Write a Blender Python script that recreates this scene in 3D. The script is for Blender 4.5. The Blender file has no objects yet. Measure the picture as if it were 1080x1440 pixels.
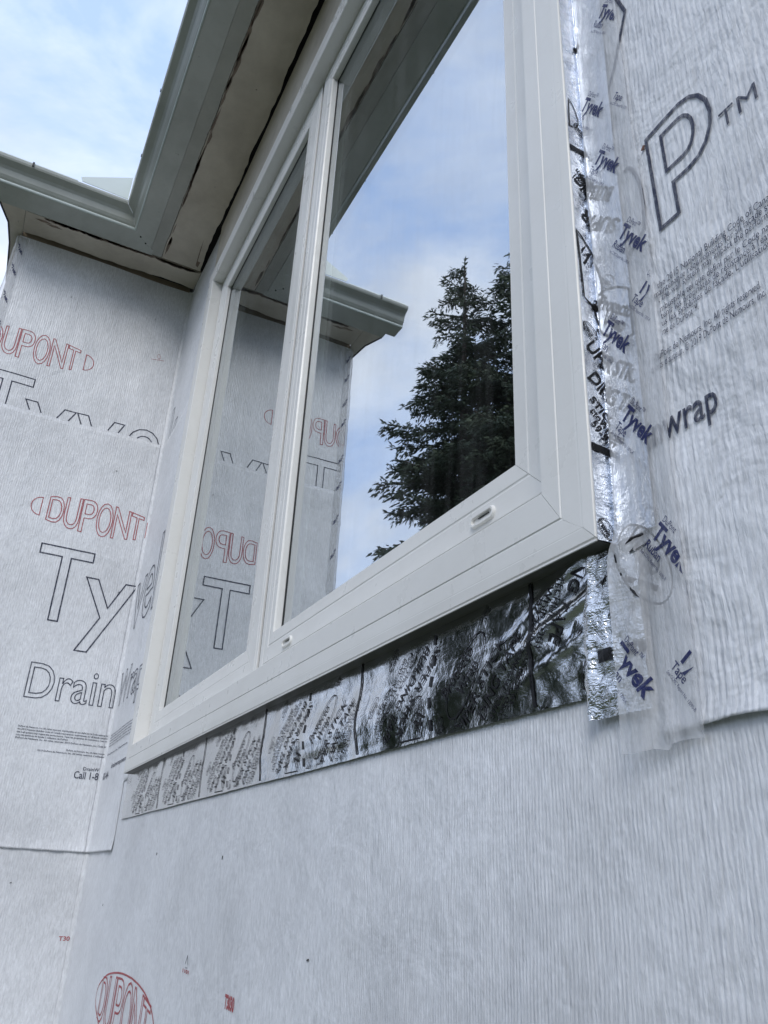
import bpy, math, random
from mathutils import Vector, Matrix, noise
random.seed(7)
R = math.radians
scene = bpy.context.scene
col = scene.collection
K = 1.5                                    # every length below is written at 2/3 size

# ------------------------------------------------------------------ camera
cam_d = bpy.data.cameras.new('camera'); cam = bpy.data.objects.new('camera', cam_d); col.objects.link(cam)
CR = Vector((0.45690123, 0.88832952, 0.04595584))
CD = Vector((-0.35914747, 0.23149547, -0.90411445))
CF = Vector((-0.81379012, 0.39658608, 0.42481187))
M = Matrix.Identity(4)
for i in range(3):
    M[i][0] = CR[i]; M[i][1] = -CD[i]; M[i][2] = -CF[i]
M.translation = Vector((2.18664, -0.33, 0.0)) * K
cam.matrix_world = M
cam_d.sensor_fit = 'VERTICAL'; cam_d.sensor_height = 36; cam_d.lens = 28.4285
cam_d.clip_start = 0.02; cam_d.clip_end = 1000
scene.camera = cam

# ------------------------------------------------------------------ sky and sun
SUN_EL, SUN_AZ = 52, 150                   # azimuth measured from +x towards -y side below
w = bpy.data.worlds.new("World"); scene.world = w; w.use_nodes = True
nt = w.node_tree; N = nt.nodes; Lk = nt.links
bg = N['Background']
sky = N.new('ShaderNodeTexSky'); sky.sky_type = 'NISHITA'; sky.sun_disc = False
sky.sun_elevation = R(SUN_EL); sky.sun_rotation = R(160); sky.air_density = 1.0; sky.dust_density = 1.5
tc = N.new('ShaderNodeTexCoord')
mp = N.new('ShaderNodeMapping'); mp.inputs['Scale'].default_value = (1.0, 1.0, 1.9); mp.inputs['Location'].default_value = (2.3, 4.1, 0.7); mp.inputs['Rotation'].default_value = (0.3, 0.4, 0.8)
n1 = N.new('ShaderNodeTexNoise'); n1.inputs['Scale'].default_value = 3.4; n1.inputs['Detail'].default_value = 6; n1.inputs['Roughness'].default_value = 0.6; n1.inputs['Distortion'].default_value = 0.35
n2 = N.new('ShaderNodeTexNoise'); n2.inputs['Scale'].default_value = 7.0; n2.inputs['Detail'].default_value = 5; n2.inputs['Roughness'].default_value = 0.5
r1 = N.new('ShaderNodeMapRange'); r1.inputs['From Min'].default_value = 0.34; r1.inputs['From Max'].default_value = 0.64; r1.clamp = True
r2 = N.new('ShaderNodeMapRange'); r2.inputs['From Min'].default_value = 0.3; r2.inputs['From Max'].default_value = 0.7; r2.inputs['To Min'].default_value = 6.6; r2.inputs['To Max'].default_value = 8.6
cloud = N.new('ShaderNodeVectorMath'); cloud.operation = 'SCALE'; cloud.inputs[0].default_value = (0.83, 0.90, 1.04)
mix = N.new('ShaderNodeMixRGB')
Lk.new(tc.outputs['Generated'], mp.inputs['Vector']); Lk.new(mp.outputs[0], n1.inputs['Vector']); Lk.new(mp.outputs[0], n2.inputs['Vector'])
Lk.new(n1.outputs['Fac'], r1.inputs['Value']); Lk.new(n2.outputs['Fac'], r2.inputs['Value'])
Lk.new(r2.outputs[0], cloud.inputs['Scale'])
blue = N.new('ShaderNodeMixRGB'); blue.inputs[0].default_value = 0.7; blue.inputs[2].default_value = (4.6, 6.2, 9.6, 1)
Lk.new(sky.outputs[0], blue.inputs[1])
Lk.new(r1.outputs[0], mix.inputs[0]); Lk.new(blue.outputs[0], mix.inputs[1]); Lk.new(cloud.outputs[0], mix.inputs[2])
Lk.new(mix.outputs[0], bg.inputs['Color']); bg.inputs['Strength'].default_value = 0.105
sd = bpy.data.lights.new('sun', 'SUN'); sun = bpy.data.objects.new('sun', sd); col.objects.link(sun)
sd.energy = 1.0; sd.angle = R(25); sd.color = (1.0, 0.98, 0.95)
sun_dir = Vector((0.85, -0.62, 0.85)).normalized()       # towards the sun
sun.rotation_euler = sun_dir.to_track_quat('Z', 'Y').to_euler(); sun.location = (0, -6, 8)
sky.sun_elevation = math.asin(sun_dir.z); sky.sun_rotation = math.atan2(sun_dir.x, sun_dir.y)
scene.view_settings.view_transform = 'Standard'; scene.view_settings.look = 'None'
scene.view_settings.exposure = 0.58; scene.view_settings.gamma = 1.0
scene.cycles.max_bounces = 10; scene.cycles.transparent_max_bounces = 16
scene.cycles.glossy_bounces = 6

# ------------------------------------------------------------------ materials
def mat(name, color, rough=0.6, metal=0.0, spec=0.5):
    m = bpy.data.materials.new(name); m.use_nodes = True
    b = m.node_tree.nodes['Principled BSDF']
    b.inputs['Base Color'].default_value = (*color, 1); b.inputs['Roughness'].default_value = rough
    b.inputs['Metallic'].default_value = metal; b.inputs['Specular IOR Level'].default_value = spec
    return m
def nd(m, t): return m.node_tree.nodes.new(t)
def lk(m, a, b): m.node_tree.links.new(a, b)
def coords(m, scale=(1, 1, 1), rot=(0, 0, 0)):
    g = nd(m, 'ShaderNodeNewGeometry'); p = nd(m, 'ShaderNodeMapping')
    p.inputs['Scale'].default_value = scale; p.inputs['Rotation'].default_value = rot
    lk(m, g.outputs['Position'], p.inputs['Vector']); return p.outputs[0]
def noi(m, vec, scale, detail=4, rough=0.55, dist=0.0):
    n = nd(m, 'ShaderNodeTexNoise'); n.inputs['Scale'].default_value = scale; n.inputs['Detail'].default_value = detail
    n.inputs['Roughness'].default_value = rough; n.inputs['Distortion'].default_value = dist
    lk(m, vec, n.inputs['Vector']); return n.outputs['Fac']
def rng(m, v, a, b, c=0.0, d=1.0):
    n = nd(m, 'ShaderNodeMapRange'); n.inputs['From Min'].default_value = a; n.inputs['From Max'].default_value = b
    n.inputs['To Min'].default_value = c; n.inputs['To Max'].default_value = d; lk(m, v, n.inputs['Value']); return n.outputs[0]
def mth(m, op, a, b):
    n = nd(m, 'ShaderNodeMath'); n.operation = op
    for i, v in enumerate((a, b)):
        if isinstance(v, (int, float)): n.inputs[i].default_value = v
        else: lk(m, v, n.inputs[i])
    return n.outputs[0]
def mixc(m, f, a, b):
    n = nd(m, 'ShaderNodeMixRGB')
    for i, v in enumerate((f, a, b)):
        if isinstance(v, (int, float)): n.inputs[i].default_value = v
        elif isinstance(v, tuple): n.inputs[i].default_value = (*v, 1)
        else: lk(m, v, n.inputs[i])
    return n.outputs[0]
def bump(m, h, strength=0.5, dist=0.002, prev=None):
    n = nd(m, 'ShaderNodeBump'); n.inputs['Strength'].default_value = strength; n.inputs['Distance'].default_value = dist
    lk(m, h, n.inputs['Height'])
    if prev is not None: lk(m, prev, n.inputs['Normal'])
    return n.outputs[0]
def bsdf(m): return m.node_tree.nodes['Principled BSDF']

def wrap_mat(name, axis, pitch, col0=(0.80, 0.815, 0.845), k=1.0, kb=1.0):
    """spun plastic wrap with pressed ribs; axis 0: ribs repeat along x, 1: along y"""
    m = mat(name, col0, 0.42, 0, 0.55)
    # warp the coordinate a little so that the ribs wander
    v = coords(m, (1, 1, 1))
    lo = noi(m, v, 3.2, 3); 
    sc = (1 / pitch, 1 / pitch, 0.13 / pitch)
    v2 = coords(m, sc)
    add = nd(m, 'ShaderNodeVectorMath'); add.operation = 'ADD'
    cmb = nd(m, 'ShaderNodeCombineXYZ')
    wob = mth(m, 'MULTIPLY', noi(m, v, 14, 3), 1.3)
    lk(m, wob, cmb.inputs[axis]); lk(m, v2, add.inputs[0]); lk(m, cmb.outputs[0], add.inputs[1])
    vv = add.outputs[0]
    if axis == 0: mask = (1, 0.0, 1)
    else: mask = (0.0, 1, 1)
    mul = nd(m, 'ShaderNodeVectorMath'); mul.operation = 'MULTIPLY'; mul.inputs[1].default_value = mask; lk(m, vv, mul.inputs[0])
    rib = noi(m, mul.outputs[0], 1.25, 5, 0.62, 0.6)
    sep = nd(m, 'ShaderNodeSeparateXYZ'); lk(m, vv, sep.inputs[0])
    s = mth(m, 'SINE', mth(m, 'MULTIPLY', sep.outputs[axis], 6.2832), 0)
    s2 = mth(m, 'MULTIPLY', s, rng(m, lo, 0.35, 0.6, 0.10, 0.30))
    hgt = mth(m, 'ADD', s2, rng(m, rib, 0.3, 0.7, 0, 1))
    fine = noi(m, coords(m, (1, 1, 0.35)), 420, 3, 0.6)
    # sparse sharp creases
    cr = noi(m, mul.outputs[0], 0.45, 4, 0.6, 0.8)
    crs = rng(m, cr, 0.60, 0.68, 0, 1)
    h = mth(m, 'ADD', mth(m, 'ADD', hgt, mth(m, 'MULTIPLY', fine, 0.30)), mth(m, 'MULTIPLY', crs, 0.45 * kb))
    big = noi(m, v, 9, 4, 0.6, 0.4)
    nb = bump(m, big, 0.5 * kb, 0.03)
    nb = bump(m, h, 0.9 * k, 0.0022, nb)
    lk(m, nb, bsdf(m).inputs['Normal'])
    fib = rng(m, noi(m, coords(m, (1, 1, 0.3)), 160, 4, 0.7), 0.3, 0.7, 0.84, 1.10)
    dirt = rng(m, noi(m, v, 2.1, 5, 0.6), 0.35, 0.7, 1.05, 0.82)
    st = rng(m, noi(m, mul.outputs[0], 2.2, 3, 0.6), 0.60, 0.72, 0, 0.10)
    ribc = mth(m, 'ADD', rng(m, rib, 0.3, 0.7, 0.93, 1.03), st)
    f = mth(m, 'MULTIPLY', mth(m, 'MULTIPLY', fib, dirt), ribc)
    c = nd(m, 'ShaderNodeVectorMath'); c.operation = 'SCALE'; c.inputs[0].default_value = col0; lk(m, f, c.inputs['Scale'])
    lk(m, c.outputs[0], bsdf(m).inputs['Base Color'])
    return m
WRAP_X = wrap_mat('wrap_ribbed_x', 0, 0.0050, k=0.46, kb=0.35)
WRAP_R = wrap_mat('wrap_ribbed_right', 0, 0.0062, k=0.5, kb=0.8)
WRAP_Y = wrap_mat('wrap_ribbed_y', 1, 0.0085, k=0.5, kb=0.4)

def vinyl_mat():
    m = mat('white_vinyl', (0.66, 0.675, 0.68), 0.32, 0, 0.5)
    v = coords(m)
    d = rng(m, noi(m, v, 5, 5, 0.65), 0.4, 0.75, 0, 1)
    st = rng(m, noi(m, coords(m, (1, 1, 6)), 30, 4, 0.7), 0.55, 0.75, 0, 0.5)
    f = mth(m, 'MULTIPLY', mth(m, 'ADD', d, st), 0.35)
    lk(m, mixc(m, f, (0.78, 0.775, 0.75), (0.66, 0.65, 0.62)), bsdf(m).inputs['Base Color'])
    lk(m, rng(m, noi(m, v, 18, 4), 0.3, 0.7, 0.25, 0.42), bsdf(m).inputs['Roughness'])
    lk(m, bump(m, noi(m, v, 60, 3), 0.12, 0.001), bsdf(m).inputs['Normal'])
    return m
VINYL = vinyl_mat()
GASKET = mat('black_gasket', (0.012, 0.012, 0.012), 0.5)
SPACER = mat('grey_spacer', (0.33, 0.34, 0.36), 0.35, 0.3)
DARKROOM = mat('dark_interior', (0.05, 0.055, 0.06), 0.9)

def glass_mat(name, r0, r1, tint):
    m = bpy.data.materials.new(name); m.use_nodes = True; t = m.node_tree; t.nodes.clear()
    o = nd(m, 'ShaderNodeOutputMaterial'); mx = nd(m, 'ShaderNodeMixShader'); g = nd(m, 'ShaderNodeBsdfGlossy'); tr = nd(m, 'ShaderNodeBsdfTransparent')
    g.inputs['Roughness'].default_value = 0.0; g.inputs['Color'].default_value = (0.93, 0.97, 1.0, 1); tr.inputs['Color'].default_value = (*tint, 1)
    lw = nd(m, 'ShaderNodeFresnel'); lw.inputs['IOR'].default_value = 1.5
    f = rng(m, lw.outputs[0], 0.04, 0.5, r0, r1)
    lk(m, f, mx.inputs[0]); lk(m, tr.outputs[0], mx.inputs[1]); lk(m, g.outputs[0], mx.inputs[2]); df = nd(m, 'ShaderNodeBsdfDiffuse'); df.inputs['Color'].default_value = (.7, .7, .7, 1); mx2 = nd(m, 'ShaderNodeMixShader')
    du = rng(m, noi(m, coords(m, (1, 1, .12), (0, .25, 0)), 22, 5, .65, .5), 0.45, 0.75, 0.004, 0.055 if 'outer' in name else 0.01)
    lk(m, du, mx2.inputs[0]); lk(m, mx.outputs[0], mx2.inputs[1]); lk(m, df.outputs[0], mx2.inputs[2]); lk(m, mx2.outputs[0], o.inputs[0])
    n = noi(m, coords(m, (0.6, 1, 0.6)), 1.6, 1)
    b = bump(m, n, 0.03, 0.02); lk(m, b, g.inputs['Normal'])
    return m
GLASS_OUT = glass_mat('glass_outer', 0.60, 0.58, (0.90, 0.94, 0.93))
GLASS_IN = glass_mat('glass_inner', 0.26, 0.24, (0.75, 0.80, 0.80))

def foil_mat(name, base=(0.72, 0.74, 0.76), rough=0.13, k=1.0):
    m = mat(name, base, rough, 1.0)
    v = coords(m)
    emb = noi(m, coords(m, (1, 1, 5)), 120, 2)
    wr = noi(m, coords(m, (1, 1, 1.2), (0, 0.7, 0)), 22, 5, 0.62, 1.2)
    wr2 = noi(m, v, 75, 4, 0.6, 0.8)
    h = mth(m, 'ADD', wr, mth(m, 'MULTIPLY', wr2, 0.4))
    b = bump(m, h, 0.55 * k, 0.006)
    b = bump(m, emb, 0.35 * k, 0.0012, b)
    # pressed diamond net
    b2 = nd(m, 'ShaderNodeTexVoronoi'); b2.inputs['Scale'].default_value = 260; lk(m, v, b2.inputs['Vector'])
    b = bump(m, b2.outputs['Distance'], 0.25 * k, 0.0008, b)
    lk(m, b, bsdf(m).inputs['Normal'])
    lk(m, rng(m, wr2, 0.3, 0.7, rough * 0.7, rough * 1.7), bsdf(m).inputs['Roughness'])
    return m
FOIL = foil_mat('foil_facing', (0.63, 0.64, 0.65), 0.10, 0.26)
FOIL_J = foil_mat('foil_facing_jamb', (0.66, 0.69, 0.74), 0.16, 1.0)
FOIL_C = foil_mat('foil_facing_crumpled', (0.75, 0.76, 0.77), 0.12, 1.8)

def clear_tape():
    m = mat('clear_film_tape', (0.68, 0.69, 0.71), 0.34, 0, 0.4); b = bsdf(m)
    v = coords(m)
    al = rng(m, noi(m, coords(m, (1, 1, 0.25)), 45, 4, 0.6, 0.6), 0.3, 0.72, 0.30, 0.70)
    lk(m, al, b.inputs['Alpha'])
    h = mth(m, 'ADD', noi(m, coords(m, (1, 1, 0.22)), 60, 4, 0.6, 0.8), mth(m, 'MULTIPLY', noi(m, coords(m, (1, 1, 0.4)), 190, 3), 0.3))
    lk(m, bump(m, h, 0.9, 0.0035), b.inputs['Normal'])
    return m
TAPE = clear_tape()

def ink(name, c, fade=0.0, rough=0.55):
    m = mat(name, c, rough, 0, 0.3)
    if fade:
        a = rng(m, noi(m, coords(m, (1, 1, 0.3)), 260, 3, 0.7), 0.3, 0.62, 1.0 - fade, 1.0)
        lk(m, a, bsdf(m).inputs['Alpha'])
    return m
INK_NAVY = ink('navy_ink', (0.02, 0.026, 0.06), 0.45)
INK_TAPE = ink('blue_tape_ink', (0.012, 0.018, 0.09), 0.25)
INK_RED = ink('red_ink', (0.42, 0.06, 0.07), 0.5)
INK_BLACK = ink('black_ink', (0.008, 0.008, 0.01), 0.15)
INK_GREY = ink('grey_ink', (0.05, 0.055, 0.08), 0.5)

def paint_mat(name, c1, c2, peel=0.0, sc=6, rough=0.6):
    m = mat(name, c1, rough, 0, 0.4)
    v = coords(m)
    f = rng(m, noi(m, v, sc, 6, 0.65), 0.35, 0.75, 0, 1)
    c = mixc(m, f, c1, c2)
    sp = rng(m, noi(m, v, 38, 5, 0.7, 0.5), 0.69, 0.73, 0, 0.8)
    c = mixc(m, sp, c, (0.10, 0.085, 0.07))
    if peel:
        pf = rng(m, noi(m, coords(m, (1, 1, 1)), 11, 6, 0.7, 1.0), 0.70 - peel, 0.72 - peel, 0, 1)
        c = mixc(m, pf, c, (0.15, 0.11, 0.085))
    lk(m, c, bsdf(m).inputs['Base Color'])
    lk(m, bump(m, noi(m, v, 50, 5, 0.6), 0.4, 0.002), bsdf(m).inputs['Normal'])
    return m
SOFFIT = paint_mat('old_cream_paint', (0.66, 0.60, 0.51), (0.46, 0.41, 0.34), 0.02, 5)
BARE = paint_mat('bare_weathered_wood', (0.30, 0.23, 0.18), (0.16, 0.12, 0.095), 0, 20)
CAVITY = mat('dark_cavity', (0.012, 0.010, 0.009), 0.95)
FASCIA = paint_mat('grey_fascia_paint', (0.46, 0.46, 0.42), (0.34, 0.34, 0.31))
def gutter_mat():
    m = mat('gutter_enamel', (0.42, 0.46, 0.44), 0.3, 0.0, 0.6)
    v = coords(m)
    f = rng(m, noi(m, v, 4, 6, 0.65), 0.35, 0.75, 0, 1)
    sp = rng(m, noi(m, v, 55, 4, 0.7), 0.66, 0.72, 0, 0.5)
    c = mixc(m, sp, mixc(m, f, (0.47, 0.49, 0.45), (0.33, 0.345, 0.31)), (0.12, 0.11, 0.09))
    lk(m, c, bsdf(m).inputs['Base Color'])
    return m
GUTTER = gutter_mat()
PALE_METAL = mat('pale_flashing', (0.62, 0.68, 0.66), 0.35, 0.1)
SHEATH = paint_mat('sheathing_board', (0.30, 0.24, 0.17), (0.22, 0.17, 0.12))
SHINGLE = paint_mat('grey_shingle', (0.09, 0.085, 0.08), (0.05, 0.05, 0.05), 0, 25, 0.9)
def grass_mat():
    m = mat('lawn', (0.05, 0.08, 0.025), 0.95); v = coords(m)
    lk(m, mixc(m, noi(m, v, 3, 6, 0.7), (0.03, 0.045, 0.02), (0.07, 0.075, 0.04)), bsdf(m).inputs['Base Color'])
    return m
def needle_mat(name, a, b):
    m = mat(name, a, 0.7); v = coords(m)
    lk(m, mixc(m, rng(m, noi(m, v, 1.6, 4, 0.7), 0.3, 0.7), a, b), bsdf(m).inputs['Base Color'])
    return m
NEEDLE = needle_mat('spruce_needles', (0.028, 0.046, 0.028), (0.085, 0.11, 0.055))
BARK = paint_mat('bark', (0.09, 0.065, 0.05), (0.05, 0.04, 0.03), 0, 12, 0.95)

# ------------------------------------------------------------------ mesh helpers
class MB:
    def __init__(s): s.v = []; s.f = []
    def vert(s, p): s.v.append(Vector(p) * K); return len(s.v) - 1
    def face(s, ids): s.f.append(tuple(ids))
    def poly(s, pts): s.face([s.vert(p) for p in pts])
    def box(s, x0, x1, y0, y1, z0, z1):
        i = [s.vert((x, y, z)) for x in (x0, x1) for y in (y0, y1) for z in (z0, z1)]
        for f in ((0, 1, 3, 2), (4, 6, 7, 5), (0, 4, 5, 1), (2, 3, 7, 6), (0, 2, 6, 4), (1, 5, 7, 3)): s.face([i[k] for k in f])
    def grid(s, us, vs, fn, skip=None):
        ids = [[s.vert(fn(u, v)) for v in vs] for u in us]
        for a in range(len(us) - 1):
            for b in range(len(vs) - 1):
                if skip and skip((us[a] + us[a + 1]) / 2, (vs[b] + vs[b + 1]) / 2): continue
                s.face((ids[a][b], ids[a + 1][b], ids[a + 1][b + 1], ids[a][b + 1]))
    def prism(s, pts, ext):                # closed outline of 3D points, extruded by ext
        n = len(pts); a = [s.vert(p) for p in pts]; e = Vector(ext); b = [s.vert(Vector(p) + e) for p in pts]
        s.face(a); s.face(b[::-1])
        for i in range(n): s.face((a[i], a[(i + 1) % n], b[(i + 1) % n], b[i]))
    def build(s, name, m, parent=None, smooth=False, thick=0.0):
        me = bpy.data.meshes.new(name); me.from_pydata([tuple(v) for v in s.v], [], s.f); me.materials.append(m)
        if smooth: me.polygons.foreach_set('use_smooth', [True] * len(me.polygons))
        me.update()
        o = bpy.data.objects.new(name, me); col.objects.link(o)
        if parent is not None:
            org = parent.get('_org')
            off = Vector(parent_origin.get(parent.name, (0, 0, 0)))
            o.parent = parent
            me.transform(Matrix.Translation(-off)); parent_origin[o.name] = tuple(off)
        if thick:
            md = o.modifiers.new('thickness', 'SOLIDIFY'); md.thickness = thick; md.offset = 0
        return o
parent_origin = {}
def thing(name, label, cat, loc, group=None):
    o = bpy.data.objects.new(name, None); col.objects.link(o); o.location = Vector(loc) * K
    parent_origin[o.name] = tuple(o.location)
    o.empty_display_size = 0.1
    o['label'] = label; o['category'] = cat
    if group: o['group'] = group
    return o
def lin(a, b, step):
    n = max(1, int(round((b - a) / step))); return [a + (b - a) * i / n for i in range(n + 1)]
def joinr(*r):
    out = []
    for q in r:
        for x in q:
            if not out or x > out[-1] + 1e-7: out.append(x)
    return out
def nz(x, y, z=0.0): return noise.noise(Vector((x, y, z)))

# ---------------- the two wrapped wall faces as surfaces: u along the wall, v up, o outward
FR = 0.012
def d1(x, z):
    e = min(1, max(0, (x - 0.0) / 0.03))
    return e * (0.0030 * nz(x * 5, z * 4, 1.0) + 0.0011 * nz(x * 26, z * 5, 4.0)) + 0.001
def w1(x, z, o=0.0):
    d = d1(x, z) + o
    if x < FR:                              # rounded inside corner
        a = (FR - x) / FR
        yy = FR - math.sqrt(max(0, FR * FR - (a * FR) ** 2))
        return (max(x, 0.0) + o * a, -yy - d * (1 - 0.5 * a), z)
    return (x, -d, z)
def d2(y, z):
    e = min(1, max(0, (-y - 0.012) / 0.04))
    return e * (0.0035 * nz(y * 5 + 7, z * 4, 1.0) + 0.0013 * nz(y * 24, z * 6, 4.0)) + 0.001
def w2(y, z, o=0.0):
    if y < -0.53:                           # round the outside corner
        return (0.0 + (y + 0.53), -0.53 - o - 0.001, z)
    return (d2(y, z) + o, y, z)

# ---------------- lettering
_cache = {}
def glyphs(s, outline, bold=0.0):
    key = (s, outline, bold)
    if key in _cache: return _cache[key]
    c = bpy.data.curves.new('t', 'FONT'); c.body = s; c.size = 1; c.resolution_u = 4 if outline else 3
    c.fill_mode = 'NONE' if outline else 'FRONT'; c.offset = bold
    ob = bpy.data.objects.new('t', c); col.objects.link(ob)
    dg = bpy.context.evaluated_depsgraph_get(); me = ob.evaluated_get(dg).to_mesh()
    v = [(p.co.x, p.co.y) for p in me.vertices]; e = [tuple(x.vertices) for x in me.edges]; f = [tuple(x.vertices) for x in me.polygons]
    ob.evaluated_get(dg).to_mesh_clear(); bpy.data.objects.remove(ob); bpy.data.curves.remove(c)
    _cache[key] = (v, e, f); return _cache[key]
HCAP = max(y for x, y in glyphs('H', False)[0])
def loops(nv, edges):
    adj = {}
    for a, b in edges: adj.setdefault(a, []).append(b); adj.setdefault(b, []).append(a)
    seen = set(); out = []
    for s in adj:
        if s in seen: continue
        lp = [s]; seen.add(s); cur = s
        while True:
            nx = [q for q in adj[cur] if q not in seen]
            if not nx: break
            cur = nx[0]; seen.add(cur); lp.append(cur)
        out.append(lp)
    return out
def ribbon(mb, pts, width, fn, closed=True, seg=0.012):
    n = len(pts)
    P = []
    rngn = n if closed else n - 1
    for i in range(rngn):
        a = Vector(pts[i]); b = Vector(pts[(i + 1) % n]); L = (b - a).length
        if L < 1e-7: continue
        k = max(1, int(L / seg))
        for j in range(k): P.append(a + (b - a) * (j / k))
    if not closed: P.append(Vector(pts[-1]))
    n = len(P); ids = []
    for i in range(n):
        p0 = P[(i - 1) % n] if closed or i > 0 else P[i]; p1 = P[(i + 1) % n] if closed or i < n - 1 else P[i]
        t1 = (P[i] - p0); t2 = (p1 - P[i])
        if t1.length < 1e-9: t1 = t2
        if t2.length < 1e-9: t2 = t1
        t1 = t1.normalized(); t2 = t2.normalized()
        nn = Vector((-(t1.y + t2.y), t1.x + t2.x))
        if nn.length < 1e-6: nn = Vector((-t1.y, t1.x))
        nn.normalize(); c = max(0.5, nn.dot(Vector((-t1.y, t1.x))))
        h = width / 2 / c
        a = P[i] + nn * h; b = P[i] - nn * h
        ids.append((mb.vert(fn(a.x, a.y)), mb.vert(fn(b.x, b.y))))
    for i in range(n if closed else n - 1):
        a = ids[i]; b = ids[(i + 1) % n]; mb.face((a[0], a[1], b[1], b[0]))
def text(mb, s, org, width, cap, fn, direction=(1, 0), up=None, outline=0.0, bold=0.0, shear=0.0, warp=None, clip=None):
    v, e, f = glyphs(s, outline > 0, bold)
    if not v: return
    x0 = min(p[0] for p in v); x1 = max(p[0] for p in v)
    D = Vector(direction).normalized(); U = Vector(up).normalized() if up else Vector((-D.y, D.x))
    q = []
    for x, y in v:
        a = (x - x0) / (x1 - x0) * width; b = y / HCAP * cap; a += shear * b
        if warp: a, b = warp(a, b)
        q.append((org[0] + D.x * a + U.x * b, org[1] + D.y * a + U.y * b))
    if outline > 0:
        for lp in loops(len(v), e):
            pp = [q[i] for i in lp]
            if clip: 
                run = []
                for p in pp + [pp[0]]:
                    if clip(*p): run.append(p)
                    else:
                        if len(run) > 1: ribbon(mb, run, outline, fn, False)
                        run = []
                if len(run) > 1: ribbon(mb, run, outline, fn, False)
            else: ribbon(mb, pp, outline, fn)
    else:
        idx = {}
        for fc in f:
            if clip and not all(clip(*q[i]) for i in fc): continue
            ids = []
            for i in fc:
                if i not in idx: idx[i] = mb.vert(fn(*q[i]))
                ids.append(idx[i])
            mb.face(ids)
def ellipse(cx, cy, a, b, rot, n=40):
    c, s = math.cos(rot), math.sin(rot)
    return [(cx + a * math.cos(t) * c - b * math.sin(t) * s, cy + a * math.cos(t) * s + b * math.sin(t) * c) for t in (2 * math.pi * i / n for i in range(n))]

# ------------------------------------------------------------------ ground
GZ = -1.0
g = MB(); g.grid(lin(-300, 300, 60), lin(-300, 300, 60), lambda x, y: (x, y, GZ)); go = g.build('ground', grass_mat()); go['kind'] = 'structure'

# ------------------------------------------------------------------ walls
ZS = 1.752
WX0, WX1, WZ0, WZ1 = 0.366, 1.841, 0.200, 1.527
ww = thing('house_wall', 'long wall face in ribbed white wrap that holds the big window', 'wall', (1.5, 0.05, GZ))
sh = MB()
sh.box(0.0, WX0 + 0.01, 0.004, 0.08, GZ, 1.79); sh.box(WX1 - 0.01, 4.0, 0.004, 0.08, GZ, 1.79)
sh.box(WX0 + 0.01, WX1 - 0.01, 0.004, 0.08, GZ, WZ0 + 0.004); sh.box(WX0 + 0.01, WX1 - 0.01, 0.004, 0.08, WZ1 - 0.01, 1.79)
sh.build('sheathing', SHEATH, ww)
hb = MB(); hb.box(.335, 4.0, -.0045, .0035, WZ1 + .004, 1.7465); hb.build('head_board', SOFFIT, ww)
rm = MB(); rm.box(0.2, 2.6, 0.081, 1.4, -0.4, 1.78); rm.f = [f for k, f in enumerate(rm.f) if k != 2]; rm.build('room_interior', DARKROOM, ww)
hx = lambda x, z: WX0 + 0.012 < x < WX1 - 0.012 and WZ0 + 0.006 < z < WZ1 - 0.012
xs = joinr([0, .002, .004, .006, .009, .012, .02], lin(.03, WX0 + .012, .012), lin(WX0 + .012, WX1 - .012, .012), lin(WX1 - .012, 2.3, .008), lin(2.3, 4.0, .1))
zs_ = joinr(lin(GZ, -.5, .05), lin(-.5, WZ0 + .006, .008), lin(WZ0 + .006, WZ1 - .012, .012), lin(WZ1 - .012, 1.745, .012))
b = MB(); b.grid(xs, zs_, lambda x, z: w1(x, z), hx); b.build('house_wrap', WRAP_X, ww, True)
# upper sheet right of the window, its foot lifting off
def foot(zb, lift=0.004, h=0.02):
    return lambda z: lift * max(0.0, 1 - (z - zb) / h) ** 2
zbR = 0.083; ft = foot(zbR)
def sR(x, z, o=0.0): return w1(x, z, 0.0012 + ft(z) * (0.7 + 0.6 * nz(x * 30, 3)) + o)
b = MB(); b.grid(joinr(lin(1.862, 2.3, .007), lin(2.3, 4.0, .1)), joinr(lin(zbR, .12, .003), lin(.12, 1.745, .010)), lambda x, z: sR(x, z + (0.0025 * nz(x * 18, 0) if z < zbR + .001 else 0)))
b.build('lapped_sheet', WRAP_R, ww, True, 0.0006)
# middle sheet coming round the corner from the left
zbL = 0.052; ztL = 1.168; ftL = foot(zbL, 0.006, 0.035)
def sL1(x, z, o=0.0): return w1(x, z, 0.0012 + ftL(z) * (0.4 + 1.2 * abs(nz(x * 20, 9))) + o)
b = MB(); b.grid(joinr([0, .002, .004, .006, .009, .012, .02], lin(.03, .34, .01)), joinr(lin(zbL, .10, .004), lin(.10, ztL, .010)),
       lambda x, z: sL1(x, z), lambda x, z: x > 0.30 and z < 0.19)
b.build('lapped_sheet', WRAP_X, ww, True, 0.0006)

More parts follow.
